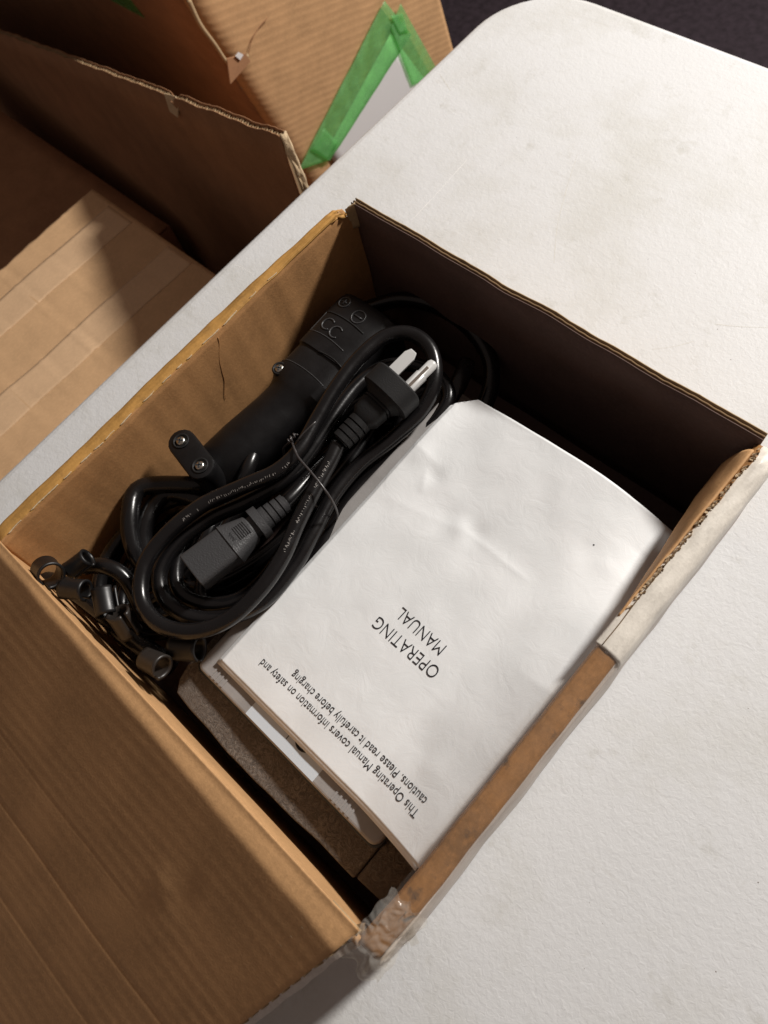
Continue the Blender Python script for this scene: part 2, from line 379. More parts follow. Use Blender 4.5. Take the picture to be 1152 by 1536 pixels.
# white paper tape over the far half of the right rim
RT = [(.1388, -.0008), (.1412, .0004), (.1440, .0010), (.1475, .0006), (.1502, -.0006), (.1520, -.0026), (.1530, -.007), (.1536, -.013)]
def wtape(u, v_):
    y = .0135 + .1315 * u - (.0015 * v_ if u == 0 else 0); p = seg(RT, v_); e = max(0, (y - .125) / .02)
    cut = max(0, (y - .028) / .12)                            # the tape's inner edge runs off the fold towards the far corner
    x = p[0] + (1 - v_) * cut * .0040 + rwob(y)
    return Vector((x + .0012 * e * N(y * 200, v_ * 6), y, p[1] + rz(y) + .0001 + .0004 * N(y * 90, v_ * 7) + .0016 * e * N(y * 180, v_ * 5)))
M_wt = kraft('white_paper_tape', (.80, .75, .67), None, rough=.4, dark=.86, dirt=.12)
wt = grid('white_tape', 120, 18, wtape, M_wt, bxo, .0002, 1)
tube('tape_seam', [Vector((.1421 + rwob(y), y, .0014 + rz(y) + .0004 * N(y * 90, 3))) for y in [.014 + .0045 * k for k in range(16)]], .00022, M_core, wt, k=6)
# ragged inner liner curling in at the far right corner
def curl(u, v_):
    y = .030 + .108 * u; d = .0075 * min(1, u * 1.3)
    return Vector((.1405 + rwob(y) - d * v_ - .0002 + .004 * max(0, (y - .03) / .12) * (1 - v_) * .4, y, .0002 + rz(y) - .022 * v_ * v_ - .004 * v_ + .0006 * N(y * 90, v_ * 4)))
cl = grid('curled_liner', 60, 10, curl, M_flap, bxo, .0012, -1)
V = []; Fc = []
y = .034
while y < .138:
    y += random.choice((.0007, .0012, .0018, .0035)) * random.uniform(.7, 1.4); x = .1409 + rwob(y) + .0022 * max(0, (y - .03) / .12) + random.uniform(-.0005, .0005); z = .0008 + rz(y); a = len(V)
    s = random.uniform(.0002, .0009)
    V += [Vector((x - s, y, z)), Vector((x + s, y + .0004, z + .0003)), Vector((x + s * .4, y + .0016, z + .0012 * random.random())), Vector((x - s, y + .0012, z))]
    Fc.append((a, a + 1, a + 2, a + 3))
solid(mesh('torn_perforation', V, Fc, M_torn, cl, False), .0004, 0)
V = [v_ + Vector((.0008, .0011, .0002)) for v_ in V]
solid(mesh('torn_teeth_shade', V[::1], Fc[::2], M_core, cl, False), .0004, 0)  # dark offset copy of the torn teeth, standing in for their shade
# clear tape lying over the kraft half of the right rim
RC = [(.1382, -.006), (.1384, -.0008), (.1404, .0010), (.1440, .0016), (.1478, .0012), (.1506, -.0004), (.1524, -.003), (.1532, -.010), (.1538, -.03)]
grid('clear_tape', 130, 24, lambda u, v_: (lambda y, p: Vector((p[0] + rwob(y) + .0006 * N(y * 120, v_ * 3) - .0012 * max(0, N(y * 35, 8)) * (1 - v_), y, p[1] + rz(y) + .0007 * N(y * 90, v_ * 6) * .6)))(-.137 + .150 * u, seg(RC, v_)), M_tape, bxo, .00012, 1)
# crumpled tape knot at the near corner
def knot(u, v_):
    y = -.158 + .034 * u; x = .1362 + .0185 * v_
    z = .0022 - .010 * max(0, v_ - .72) / .28 - .010 * max(0, .25 - u) * 2 + .0016 * abs(N(u * 2.6 + v_, v_ * 2.0, 2)) + .0013 * abs(N(u * 9 - v_ * 5, v_ * 3 + u * 2, 5)) + .0006 * N(u * 16, v_ * 13, 7) - .0008
    return Vector((x + .003 * N(v_ * 4, u * 5, 9), y + .004 * N(v_ * 5, u * 3, 4), z))
grid('crumpled_tape', 48, 36, knot, M_tapec, bxo, .00015, 1)
pA, pB = at(575, 1392, -.002), at(543, 1460, -.010); pC, pD = at(600, 1410, -.004), at(580, 1450, -.016)
grid('tape_tail', 20, 14, lambda u, v_: (pA.lerp(pC, v_)).lerp(pB.lerp(pD, v_), u) + Vector((.0012 * N(u * 6, v_ * 5), .001 * N(u * 5, v_ * 7, 3), .003 * N(u * 5, v_ * 4, 8))), M_tapec, bxo, .00015, 1)
pA, pB = at(602, 1396, -.006), at(618, 1420, -.012)
grid('tape_tail', 10, 8, lambda u, v_: pA.lerp(pB, u) + (at(620, 1388, -.006) - pA) * (v_ * (1 - .4 * u)) + Vector((0, 0, .002 * N(u * 6, v_ * 6, 3))), M_tapec, bxo, .00015, 1)
grid('corner_gap_lining', 6, 6, lambda u, v_: at(517 + 30 * u, 1392 + 24 * v_ - 8 * u, -.0035 + .001 * N(u * 5, v_ * 5)), M_core, bxo, .001, 0)
# front wall leaning slightly outwards, and its flap folded out and down
def fy(z): return -.1465 + .12 * z
grid('front_wall', 70, 16, lambda u, v_: (lambda x, z: Vector((x, fy(z) + .0008 * N(x * 15, z * 20) - .0008 * max(0, v_ - .9) * 10, z)))(-.1405 + .281 * u, ZB + v_ * (-.0008 - ZB)), M_flap, bxo, .0035, 1, flip=True)
SL = math.radians(29.3)
def flap_pt(x, s):
    k = .0025 + .0085 * max(0, min(1, (x + .14) / .28)) + .0006 * N(x * 40, 6)   # width of the flat strip before the second crease
    a0 = math.radians(5)
    t = max(0, min(1, (s - k) / .004 + .5)); bend = .004
    y = -.1456; z = .0004
    s1 = min(s, k); y -= s1 * math.cos(a0); z -= s1 * math.sin(a0)
    s2 = max(0, s - k); t = min(s2, bend) / bend; am = a0 + (SL - a0) * t * .5
    y -= min(s2, bend) * math.cos(am); z -= min(s2, bend) * math.sin(am)
    s3 = max(0, s2 - bend); y -= s3 * math.cos(SL); z -= s3 * math.sin(SL)
    r = .00005 * math.sin(2 * math.pi * (s + .0025 * N(x * 9, s * 20)) / .0078) * (.55 + .8 * N(x * 14, s * 30, 3)) * min(1, s2 / .01)
    z += r
    z -= .0004 * math.exp(-((s - .121 - .002 * N(x * 12)) / .0016) ** 2) + .0002 * math.exp(-((s - .088 - .002 * N(x * 16, 4)) / .0012) ** 2) * max(0, min(1, (.06 - x) * 30))
    z -= .0003 * math.exp(-((s - .165) / .0018) ** 2)
    z += .0011 * math.exp(-((x - .052) / .006) ** 2 - ((s - .066) / .010) ** 2) - .0009 * math.exp(-((x - .066) / .004) ** 2 - ((s - .058) / .012) ** 2)
    z += .00012 * N(x * 10, s * 14, 6) * min(1, s / .03) + .0009 * math.exp(-(s / .0014) ** 2) * .4 - .00012 * math.exp(-((s - .0035) / .0015) ** 2)
    return y, z
def xmax(s): return .1370 - .0155 * (s / .075)
def flap(u, v_):
    s = .235 * v_; x = -.155 + (xmax(s) + .155) * u; y, z = flap_pt(x, s)
    return Vector((x, y, z))
ff = grid('front_flap', 90, 300, flap, M_flap, bxo, .0006, -1)
def flap_low(u, v_):
    s = .235 * v_; x = -.155 + (xmax(s) + .003 + .0008 * N(s * 90) + .155) * u; y, z = flap_pt(x, s)
    return Vector((x, y - .002, z - .0046))
grid('outer_liner', 40, 80, flap_low, M_white, ff, .0006, -1)
V = []; Fc = []; n = 420
for i in range(n + 1):
    s = .235 * i / n; xm = xmax(s); y, z = flap_pt(xm, s); zz = z - .0026 + .0018 * math.sin(2 * math.pi * s / .0078)
    V += [Vector((xm + .0006 + .0007 * N(s * 150), y, zz)), Vector((xm - .016, y, zz))]
    if i: Fc.append((2 * i - 2, 2 * i - 1, 2 * i + 1, 2 * i))
solid(mesh('fluting', V, Fc, M_raw, ff), .0006, 0)

# ------------------------------------------------------------------ foam and charger
fm = empty('foam_pad', (.05, -.03, ZB), 'brown fibrous foam pad under the grey charger along the front of the carton', 'foam pad')
pl = []
for k in range(25):
    x = -.020 + .137 * k / 24; pl.append((x, -.1425 - .0022 * math.sin(math.pi * min(1, k / 20)) + .0006 * N(x * 60)))
prism('block', pl + [(.1175, .10), (-.026, .10), (-.0265, -.128), (-.0245, -.136)], ZB, -.0480, M_foam, fm)
prism('block', [(.1176, -.1415), (.1385, -.1405), (.1385, .10), (.1176, .10)], ZB, -.0490, M_foam, fm)
for o in fm.children: bevel(o, .0012, 3, 50)
ch = empty('battery_charger', (.05, -.02, -.1), 'grey ribbed battery charger lying under the white manual', 'charger')
def rrect(x0, x1, y0, y1, r, k=6):
    out = []
    for cx, cy, a0 in ((x1 - r, y1 - r, 0), (x0 + r, y1 - r, 90), (x0 + r, y0 + r, 180), (x1 - r, y0 + r, 270)):
        for i in range(k + 1):
            a = math.radians(a0 + 90 * i / k); out.append((cx + r * math.cos(a), cy + r * math.sin(a)))
    return out
bevel(prism('case', rrect(-.0200, .1175, -.1240, .088, .005), -.062, -.0418, M_grey, ch), .0018, 3, 50)
bevel(prism('base_tray', rrect(-.0210, .1185, -.1253, .089, .005), -.075, -.0442, M_dark, ch), .001, 2, 50)
for x in (-.0085, -.0055, -.0025, .0005, .086, .089, .092, .095, .098):
    box('rib', (x - .0006, -.1222, -.0421), (x + .0006, .085, -.0413), M_grey, ch)
lb = box('label', (.0215, -.1228, -.0421), (.0730, -.05, -.0415), M_label, ch)
for (u, v_, r) in ((403, 1067, .0011), (407, 1062, .0009)):
    p = at(u, v_, -.0413); mesh('printed_mark', [p + Vector((r * math.cos(a * .7), r * math.sin(a * .7), 0)) for a in range(9)], [tuple(range(9))], M_ink, lb, False)
p = at(436, 1104, -.0414); box('printed_mark', (p.x - .0002, p.y - .0022, p.z), (p.x + .0002, p.y + .0015, p.z + .00008), M_ink, lb)
p = at(462, 1112, -.0413)
tube('printed_mark', [p + Vector((.0052 * math.cos(a), .0052 * math.sin(a), 0)) for a in [math.radians(150 + 14 * k) for k in range(14)]], .0007, M_ink, lb, k=6)

for o in ch.children_recursive:
    for v_ in o.data.vertices: v_.co.z += .045 * (v_.co.x + .0175)
# ------------------------------------------------------------------ operating manual
mn = empty('operating_manual', (.063, -.007, -.045), 'white printed operating manual lying on the charger in the carton', 'booklet')
PX0, PX1, PY0, PY1 = -.0095, .1400, -.1125, .0975
WR = [(632, 682, .0016, .007), (652, 712, -.0016, .005), (690, 792, .0022, .006), (712, 800, -.0022, .007), (668, 775, -.0013, .008), (905, 850, .0010, .006), (650, 1150, .0012, .006), (640, 1135, -.0010, .007), (880, 830, -.0009, .007), (540, 1040, .0006, .006)]
WR = [(at(u, v_, -.037), a, s) for u, v_, a, s in WR]
CR = [((690, 790), (800, 880), .0011, .0022), ((560, 735), (700, 800), .0007, .004), ((618, 660), (660, 700), .001, .0025), ((760, 640), (820, 660), -.0006, .003), ((640, 700), (632, 740), .0012, .0022)]
CR = [(at(a[0], a[1], -.037), at(b[0], b[1], -.037), h, s) for a, b, h, s in CR]
def ph(x, y):
    z = -.0394 + .045 * (x + .0175) + .022 * max(0, (x - .094) / .046) ** 1.7 * max(0, min(1, (.075 - y) / .09)) + .0006 * N(x * 22, y * 18, 1) + .0004 * N(x * 60, y * 50, 2)
    for p, a, s in WR: z += .42 * a * math.exp(-(((x - p.x) ** 2 + (y - p.y) ** 2) / (s * s)))
    for p, q, h, s in CR:
        d = q - p; L = (d.x ** 2 + d.y ** 2); t = max(0, min(1, ((x - p.x) * d.x + (y - p.y) * d.y) / L)); dx = x - p.x - d.x * t; dy = y - p.y - d.y * t
        e = (dx * dx + dy * dy) ** .5; z += .35 * h * math.exp(-e / s) * (1 - abs(2 * t - 1) ** 3)
    z += .005 * max(0, (y - .03) / .07) ** 1.5 * math.sin(math.pi * min(1, max(0, (x - PX0) / .148))) - .012 * max(0, (x - .085) / .055) ** 1.6 * max(0, (y - .02) / .075) ** 1.3
    z += .0025 * math.exp(-((x - PX0) / .012) ** 2) * math.exp(-((y - .055) / .035) ** 2)
    return z
def page(dx, dy, dz):
    def f(u, v_):
        x = PX0 + (PX1 - PX0) * u; y = PY0 + (PY1 - PY0) * v_
        k = (x - PX0) + (PY1 - y)
        if k < .010: s = (.010 - k) / 2; x += s; y -= s
        return Vector((x + dx, y + dy, ph(x + dx, y + dy) + dz))
    return f
grid('cover', 120, 160, page(0, 0, 0), M_paper, mn, .00015, -1, flip=True)
grid('inner_page', 40, 60, page(-.0012, -.0022, -.00022), M_paper, mn, .00015, -1, flip=True)
grid('inner_page', 40, 60, page(-.0002, -.0005, -.0009), M_paper, mn, .0004, -1, flip=True)
def onpage(u, v_):
    z = -.035
    for k in range(12): p = at(u, v_, z); z = ph(p.x, p.y)
    return p
def line(name, body, a, b, size, off=0.0):
    A, B = onpage(*a), onpage(*b); d = B - A; d.z = 0; W = d.length; d.normalize(); up = Vector((d.y, -d.x, 0)); up = up if up.y < 0 else -up
    def f(x, y, z):
        p = A + d * x + up * y; return Vector((p.x, p.y, ph(p.x, p.y) + .00030))
    text_mesh(name, body, size, M_ink, mn, f, offset=off, width=W)
line('title', 'OPERATING', (662, 1004), (570, 924), .0102, -.00012)
line('title', 'MANUAL', (671, 969), (605, 910), .0100, -.00012)
line('cover_text', 'This Operating Manual covers information on safety and', (630, 1217), (396, 988), .0063, -.00002)
line('cover_text', 'cautions. Please read it carefully before charging', (642, 1198), (443, 1006), .0063, -.00002)
p = at(890, 820, -.037); p.z = ph(p.x, p.y)
mesh('ink_speck', [Vector((p.x + .0005 * math.cos(a), p.y + .0004 * math.sin(a), p.z + .0002)) for a in range(6)], [tuple(range(6))], M_ink, mn, False)

# ------------------------------------------------------------------ charging handle
ha = empty('charging_handle', (-.10, .03, -.08), 'black moulded charging connector handle with embossed symbols lying against the left carton wall', 'connector')
HX, HZ = -.0985, -.0580
HS = [(-.043, .006, .006, 2), (-.0428, .014, .013, 2), (-.036, .0180, .0175, 2), (-.01, .0198, .0195, 2.1), (.02, .0205, .0202, 2.1), (.0295, .0212, .0208, 2.2), (.034, .0228, .0216, 2.3), (.038, .0240, .0231, 3.2),
      (.047, .0243, .0233, 4.2), (.0472, .0234, .0224, 4.2), (.064, .0237, .0225, 4.2), (.0642, .0248, .0236, 4.4), (.088, .0256, .0240, 4.6), (.1040, .0258, .0242, 4.6), (.1085, .0252, .0236, 4.6), (.1100, .0258, .0228, 3.6), (.1102, .0225, .0195, 3.6), (.104, .021, .018, 3.6)]
hb = rings('body', [super_ring(Vector((HX + .13 * min(0, a[0] - .04), a[0], HZ + .05 * min(0, .04 - a[0]) * -1 * (a[0] < .04))), Vector((1, 0, 0)), Vector((0, 0, 1)), a[1], a[2], a[3], 48) for a in HS], M_black, ha, smooth=True); hb.data.set_sharp_from_angle(angle=math.radians(30))
def htop(x, y, d=0):
    for a, b in zip(HS, HS[1:]):
        if a[0] <= y <= b[0]:
            t = (y - a[0]) / (b[0] - a[0] + 1e-9); A = a[1] + (b[1] - a[1]) * t; B = a[2] + (b[2] - a[2]) * t; n = a[3]; break
    else: A, B, n = .0256, .0240, 4.6
    q = min(1, abs(x - HX) / A)
    return Vector((x, y, HZ + B * max(0, 1 - q ** n) ** (1 / n) + d))
def hridge(name, y, x0, x1, r, mat, slope=0, d=0):
    tube(name, [htop(x0 + (x1 - x0) * k / 12, y + slope * (k / 12 - .5) + .0015 * math.sin(math.pi * k / 12), d) for k in range(13)], r, mat, ha, k=6)
hridge('seam_ridge', .0480, HX - .020, HX + .016, .00035, M_c13)
hridge('seam_ridge', .0735, HX - .021, HX + .010, .00040, M_c13)
hridge('seam_groove', .0640, HX - .004, HX + .018, .00045, M_dull)
hridge('seam_groove', .0905, HX - .021, HX + .012, .00055, M_dull)
tube('panel_edge', [htop(HX - .021, .0735 + .0170 * k / 8, 0) for k in range(9)], .0004, M_c13, ha, k=6)
def circ(cx, cy, r, a0=0, a1=360, n=26): return [htop(cx + r * math.cos(math.radians(a0 + (a1 - a0) * k / n)), cy + r * math.sin(math.radians(a0 + (a1 - a0) * k / n)), .0001) for k in range(n + 1)]
p = cc(778, 118, -.035); q = cc(735, 70, -.035)
tube('minus_symbol', circ(p.x, p.y, .0047), .0005, M_c13, ha, k=6); tube('minus_symbol', [htop(p.x - .0033, p.y, .0002), htop(p.x + .0033, p.y, .0002)], .0005, M_c13, ha, k=6)
tube('plus_symbol', circ(q.x, q.y, .0040), .0005, M_c13, ha, k=6); tube('plus_symbol', [htop(q.x - .0022, q.y, .0001), htop(q.x + .0022, q.y, .0001)], .0005, M_c13, ha, k=6); tube('plus_symbol', [htop(q.x, q.y - .0022, .0001), htop(q.x, q.y + .0022, .0001)], .0005, M_c13, ha, k=6)
for (u, v_) in ((684, 138), (708, 164)):
    p = cc(u, v_, -.035); tube('letter_mark', circ(p.x, p.y, .0042, 45, 315, 20), .0006, M_c13, ha, k=6)
def screw(p, r, par, tilt=0):
    s = rings('screw', [[p + Vector((rr * math.cos(2 * math.pi * k / 18), rr * math.sin(2 * math.pi * k / 18), dz)) for k in range(18)] for rr, dz in ((r, -.003), (r, 0), (r * .85, .0006), (r * .4, .0009), (r * .05, .00095))], M_steel, par)
    for a in (tilt, tilt + math.pi / 2):
        M = Matrix.Translation(p + Vector((0, 0, .0009))) @ Matrix.Rotation(a, 4, 'Z'); box('slot', (-r * .7, -r * .14, 0), (r * .7, r * .14, .00025), M_dark, s, M=M)
sp = htop(cc(540, 262, -.036).x, .0405, 0)
rings('screw_boss', [[sp + Vector((rr * math.cos(2 * math.pi * k / 20), rr * math.sin(2 * math.pi * k / 20), dz)) for k in range(20)] for rr, dz in ((.0052, -.004), (.0050, .0004), (.0046, .0012), (.0036, .0012), (.0034, .0002))], M_dull, ha)
screw(sp + Vector((0, 0, .0008)), .0030, ha, .5)
# cable clamp
def stad(cx, cy, L, r, ang, z, k=9):
    o = []
    d = Vector((math.cos(ang), math.sin(ang), 0)); s = Vector((-d.y, d.x, 0)); c0 = Vector((cx, cy, z))
    for e, b in ((1, -90), (-1, 90)):
        for i in range(k):
            a = math.radians(b + 180 * i / (k - 1)); o.append(c0 + d * (e * L / 2) + d * (r * math.cos(a)) + s * (r * math.sin(a)))
    return o
ca, cb = cc(229, 497, -.0275), cc(288, 573, -.0275); cm = (ca + cb) / 2; cang = math.atan2(cb.y - ca.y, cb.x - ca.x); cL = (cb - ca).length
cp = rings('cable_clamp', [stad(cm.x, cm.y, cL, r, cang, z) for r, z in ((.0085, -.068), (.0085, -.036), (.0088, -.0345), (.0088, -.0290), (.0082, -.0280), (.0070, -.0276))], M_black, ha); cp.data.set_sharp_from_angle(angle=math.radians(40))
for c0 in (ca, cb):
    rings('screw_recess', [[c0 + Vector((rr * math.cos(2 * math.pi * k / 20), rr * math.sin(2 * math.pi * k / 20), dz)) for k in range(20)] for rr, dz in ((.0054, .0001), (.0050, .0006), (.0044, .0006), (.0040, -.0002))], M_dull, cp)
    screw(c0 + Vector((0, 0, .0005)), .0029, cp, random.random())
tube('cable', [(-.1015, -.032, -.056), (-.106, -.046, -.052), cc(110, 640, -.047), cc(72, 730, -.046), cc(85, 830, -.052), cc(130, 900, -.062), cc(220, 960, -.075), cc(330, 960, -.085)], .0058, M_cord, ha)
tube('cable', [(-.098, -.034, -.062), (-.096, -.05, -.058), cc(190, 660, -.055), cc(125, 740, -.053), cc(118, 830, -.057), cc(160, 920, -.066), cc(250, 990, -.08)], .0055, M_cord, ha)
tube('cable', [cc(500, 440, -.066), cc(470, 500, -.054), cc(445, 560, -.048), cc(422, 620, -.050), cc(395, 700, -.058), cc(340, 800, -.066)], .0046, M_cord, ha)
tube('cable', [at(545, 465, -.07), at(600, 450, -.066), at(660, 462, -.064), at(712, 500, -.066), at(738, 555, -.07), at(720, 620, -.074), at(660, 680, -.078)], .0055, M_cord, ha)
tube('cable', [at(700, 545, -.052), at(686, 580, -.049), at(660, 625, -.052), at(610, 690, -.060)], .0056, M_cord, ha)

# ------------------------------------------------------------------ mains cord, coiled and tied
pc = empty('power_cord', (-.05, 0, -.08), 'coiled black mains cord with a pronged plug and socket connector, tied with wire', 'power cord')
RC_ = .0046
cordA = [(716, 505, -.022), (690, 560, -.022), (640, 650, -.021), (590, 750, -.020), (540, 860, -.020), (470, 960, -.020), (370, 1050, -.0215), (260, 1085, -.022), (160, 1060, -.022), (108, 985, -.022), (118, 880, -.021), (185, 785, -.020),
         (295, 695, -.019), (420, 637, -.018), (525, 590, -.018), (595, 525, -.019), (650, 430, -.020), (710, 330, -.020), (785, 235, -.020), (865, 172, -.021), (945, 168, -.022), (1002, 220, -.024), (1012, 310, -.027), (970, 405, -.032),
         (880, 490, -.036), (780, 570, -.037), (700, 665, -.036), (640, 775, -.034), (580, 880, -.034), (490, 985, -.034), (380, 1040, -.035), (260, 1040, -.034), (180, 985, -.034), (165, 900, -.032), (220, 810, -.031), (320, 735, -.030), (430, 685, -.029),
         (535, 625, -.029), (605, 560, -.030), (665, 475, -.031), (725, 385, -.033), (785, 315, -.036), (860, 268, -.041), (950, 262, -.043), (1025, 300, -.044), (1055, 365, -.044), (1000, 450, -.046), (890, 545, -.047), (790, 635, -.047), (715, 735, -.046), (655, 840, -.045), (575, 940, -.046), (460, 1040, -.048), (340, 1060, -.05), (240, 1000, -.05)]
pathA = spline([cc(*p) for p in cordA], .0025)
tube('cord', pathA, RC_, M_cord, pc, raw=True)
cordB = [(520, 712, -.026), (565, 675, -.028), (620, 615, -.033), (700, 530, -.042), (800, 440, -.050), (920, 370, -.053), (1010, 340, -.053), (1060, 400, -.053), (990, 490, -.055), (870, 590, -.056), (760, 700, -.056), (690, 810, -.055), (620, 920, -.056), (500, 1030, -.058), (360, 1060, -.06)]
tube('cord', [cc(*p) for p in cordB], RC_, M_cord, pc)
cordC = [(250, 790, -.042), (215, 880, -.041), (225, 960, -.042), (300, 1000, -.043), (400, 990, -.044), (480, 930, -.046), (560, 820, -.05)]
tube('cord', [cc(*p) for p in cordC], RC_, M_cord, pc)
for k in range(9):                                              # lower turns of the coil that fill the carton beneath
    z = -.058 - .0072 * k; a = .024 + .004 * random.random(); b = .082 + .008 * random.random(); cx = -.052 + .006 * random.uniform(-1, 1) + (-.02 if k % 2 else 0); n = 40
    tube('cord', [Vector((cx + a * math.cos(2 * math.pi * i / n), -.010 + b * math.sin(2 * math.pi * i / n), z + .002 * math.sin(i * .6 + k))) for i in range(n)], RC_, M_cord, pc)
for k in range(7):  # extra turns added as dark filler for the shade under the cords
    z = -.060 - .0080 * k; a = .022 + .005 * random.random(); b = .040 + .006 * random.random(); n = 30; cx = -.100 + .012 * random.uniform(-1, 1)
    tube('cord', [Vector((cx + a * math.cos(2 * math.pi * i / n), -.096 + b * math.sin(2 * math.pi * i / n), z + .002 * math.sin(i * .5 + k))) for i in range(n)], RC_, M_cord, pc)
# print on the jacket
def marks(path, i0, i1, side, nm):
    V = []; Fc = []; i = i0
    L = [0]
    for a, b in zip(path, path[1:]): L.append(L[-1] + (b - a).length)
    def pt(s):
        for k in range(len(L) - 1):
            if L[k + 1] >= s:
                t = (s - L[k]) / (L[k + 1] - L[k] + 1e-12); return path[k].lerp(path[k + 1], t), (path[k + 1] - path[k]).normalized()
        return path[-1], (path[-1] - path[-2]).normalized()
    s = L[i0]
    while s < L[i1]:
        if random.random() < .14: s += .0035; continue
        c0, t = pt(s); up = (CAM - c0).normalized(); up = (up - t * up.dot(t)).normalized(); sd = t.cross(up)
        for kk in range(random.choice((1, 1, 2))):
            ang = side + random.uniform(-.10, .10); hl = random.uniform(.06, .16); tw = random.uniform(-.0004, .0004); ww = .00014; a = len(V)
            for dd, al in ((-ww, -hl), (ww, -hl), (ww + tw, hl), (-ww + tw, hl)):
                nn = up * math.cos(ang + al) + sd * math.sin(ang + al); V.append(c0 + t * (dd + kk * .0006) + nn * (RC_ + .00012))
            Fc.append((a, a + 1, a + 2, a + 3))
        s += random.uniform(.0009, .0016)
    mesh(nm, V, Fc, M_mark, pc, False)
def near(path, q): return min(range(len(path)), key=lambda i: (path[i] - q).length)
marks(pathA, near(pathA, cc(240, 735, -.0195)), near(pathA, cc(560, 560, -.018)), .1, 'printed_marking')
marks(pathA, near(pathA, cc(680, 575, -.0215)), near(pathA, cc(545, 850, -.020)), .1, 'printed_marking')
# plug
def relief(t0, t1, r0, r1, nr):
    S = []; 
    for i in range(nr):
        a = t0 + (t1 - t0) * i / nr; g = (t1 - t0) / nr; r = r0 + (r1 - r0) * (i + .5) / nr
        S += [(a, r * .74, r * .74, 2), (a + g * .18, r * .74, r * .74, 2), (a + g * .20, r, r, 2.4), (a + g * .98, r, r, 2.4), (a + g, r * .74, r * .74, 2)]
    return S
pn, pf = cc(722, 500, -.021), cc(905, 318, -.0165); pax = (pf - pn).normalized(); upv = Vector((.25, 0, 1))
Lp = (pf - pn).length
pg = loft('plug', relief(0, .017, .0062, .0070, 4) + [(.0172, .0065, .0060, 3), (.0205, .0088, .0075, 3.5), (.0285, .0092, .0080, 4), (.0287, .0082, .0072, 4), (.0295, .0082, .0072, 4), (.0297, .0092, .0080, 4), (.0306, .0092, .0080, 4), (.0307, .0083, .0073, 4), (.0314, .0083, .0073, 4), (.0316, .0095, .0085, 3.2),
     (.0350, .0125, .0110, 3), (Lp - .0125, .0165, .0138, 2.6), (Lp - .001, .0165, .0138, 2.6), (Lp, .0156, .0130, 2.6)], pn, pax, upv, M_dull, pc, 40, 32)
ux = pax.cross(upv).normalized(); uz = ux.cross(pax).normalized()
for off, hh, kind in ((-.0062, .0045, 'flat'), (.0068, .0040, 'round')):
    b0 = pf + ux * off + uz * hh
    M = Matrix((ux, pax, uz)).transposed().to_4x4(); M.translation = b0
    if kind == 'flat':
        V = [M @ Vector(q) for q in [(x * 1.15, y * 1.1, z * 1.2) for x, y, z in [(-.0032, -.001, -.0010), (.0032, -.001, -.0010), (.0032, .0130, -.0010), (.0018, .0165, -.0008), (-.0018, .0165, -.0008), (-.0032, .0130, -.0010), (-.0032, -.001, .0010), (.0032, -.001, .0010), (.0032, .0130, .0010), (.0018, .0165, .0008), (-.0018, .0165, .0008), (-.0032, .0130, .0010)]]]
        bevel(mesh('prong', V, [(5, 4, 3, 2, 1, 0), (6, 7, 8, 9, 10, 11)] + [(i, (i + 1) % 6, 6 + (i + 1) % 6, 6 + i) for i in range(6)], M_sleeve, pg, False), .0004, 2)
    else:
        pr = loft('prong', [(-.001, .0038, .0030, 3), (.0110, .0038, .0030, 3), (.0112, .0033, .0029, 2.4), (.0195, .0033, .0029, 2.2), (.0212, .0026, .0022, 2), (.0219, .0010, .0009, 2)], b0, pax, upv, M_sleeve, pg, 20)
        box('metal_core', (-.0009, .0, .0024), (.0009, .0165, .0032), M_brass, pr, .0002, M)
# socket connector
sn, sf = cc(556, 684, -.0235), cc(268, 905, -.0195); sax = (sf - sn).normalized(); Ls = (sf - sn).length
so = loft('socket', relief(0, .0165, .0052, .0068, 4) + [(.0166, .0092, .0080, 2.8), (.0215, .0095, .0083, 2.8), (.0217, .0060, .0060, 3), (.0240, .0062, .0062, 3), (.0250, .0078, .0070, 3), (.0380, .0116, .0088, 3.4), (.0395, .0118, .0090, 4), (.0396, .0109, .0083, 5), (Ls - .0005, .0109, .0083, 6), (Ls, .0105, .0080, 6), (Ls, .0088, .0064, 6), (Ls - .012, .0086, .0062, 6)], sn, sax, Vector((.15, 0, 1)), M_c13, pc, 40, 30)
ux = sax.cross(Vector((.15, 0, 1))).normalized(); uz = ux.cross(sax).normalized()
M = Matrix((ux, sax, uz)).transposed().to_4x4(); M.translation = sn
for k in range(6):
    t = .0262 + .0013 * k; h = .0070 + (.0088 - .0070) * (t - .025) / .013
    box('grip_ridge', (-.0042, t, h - .0006), (.0042, t + .0006, h + .0004), M_c13, so, .0001, M)
for k in range(9):
    a = -.0024 + .0006 * k; box('embossed_mark', (a, .0352 + .0004 * (k % 2), .0080), (a + .00025, .0370 - .0005 * (k % 3), .0090), M_c13, so, None, M)
# wire tie
tt = empty('wire_tie', cc(590, 520, -.02), 'thin dark wire tie twisted round the coiled cord', 'wire tie')
tube('loop', [cc(572, 500, -.014), cc(590, 545, -.0115), cc(628, 590, -.0105), (cc(668, 640, -.0125)), cc(695, 680, -.018), cc(712, 720, -.030), cc(700, 740, -.045), cc(640, 690, -.055), cc(570, 590, -.045), cc(545, 530, -.03), cc(560, 505, -.018), cc(572, 500, -.014)], .0007, M_wire, tt, k=8)
tw = [cc(572, 490, -.013) + Vector((.0010 * math.cos(k * 1.1), .0004 * k - .003, .0010 * math.sin(k * 1.1) + .0008)) for k in range(18)]
tube('twist', tw, .00055, M_wire, tt, k=6)
tube('wire_end', [cc(585, 500, -.012), cc(610, 470, -.010), cc(645, 437, -.008)], .0005, M_wire, tt, k=6)
tube('wire_end', [cc(575, 500, -.012), cc(566, 488, -.009)], .0005, M_wire, tt, k=6)

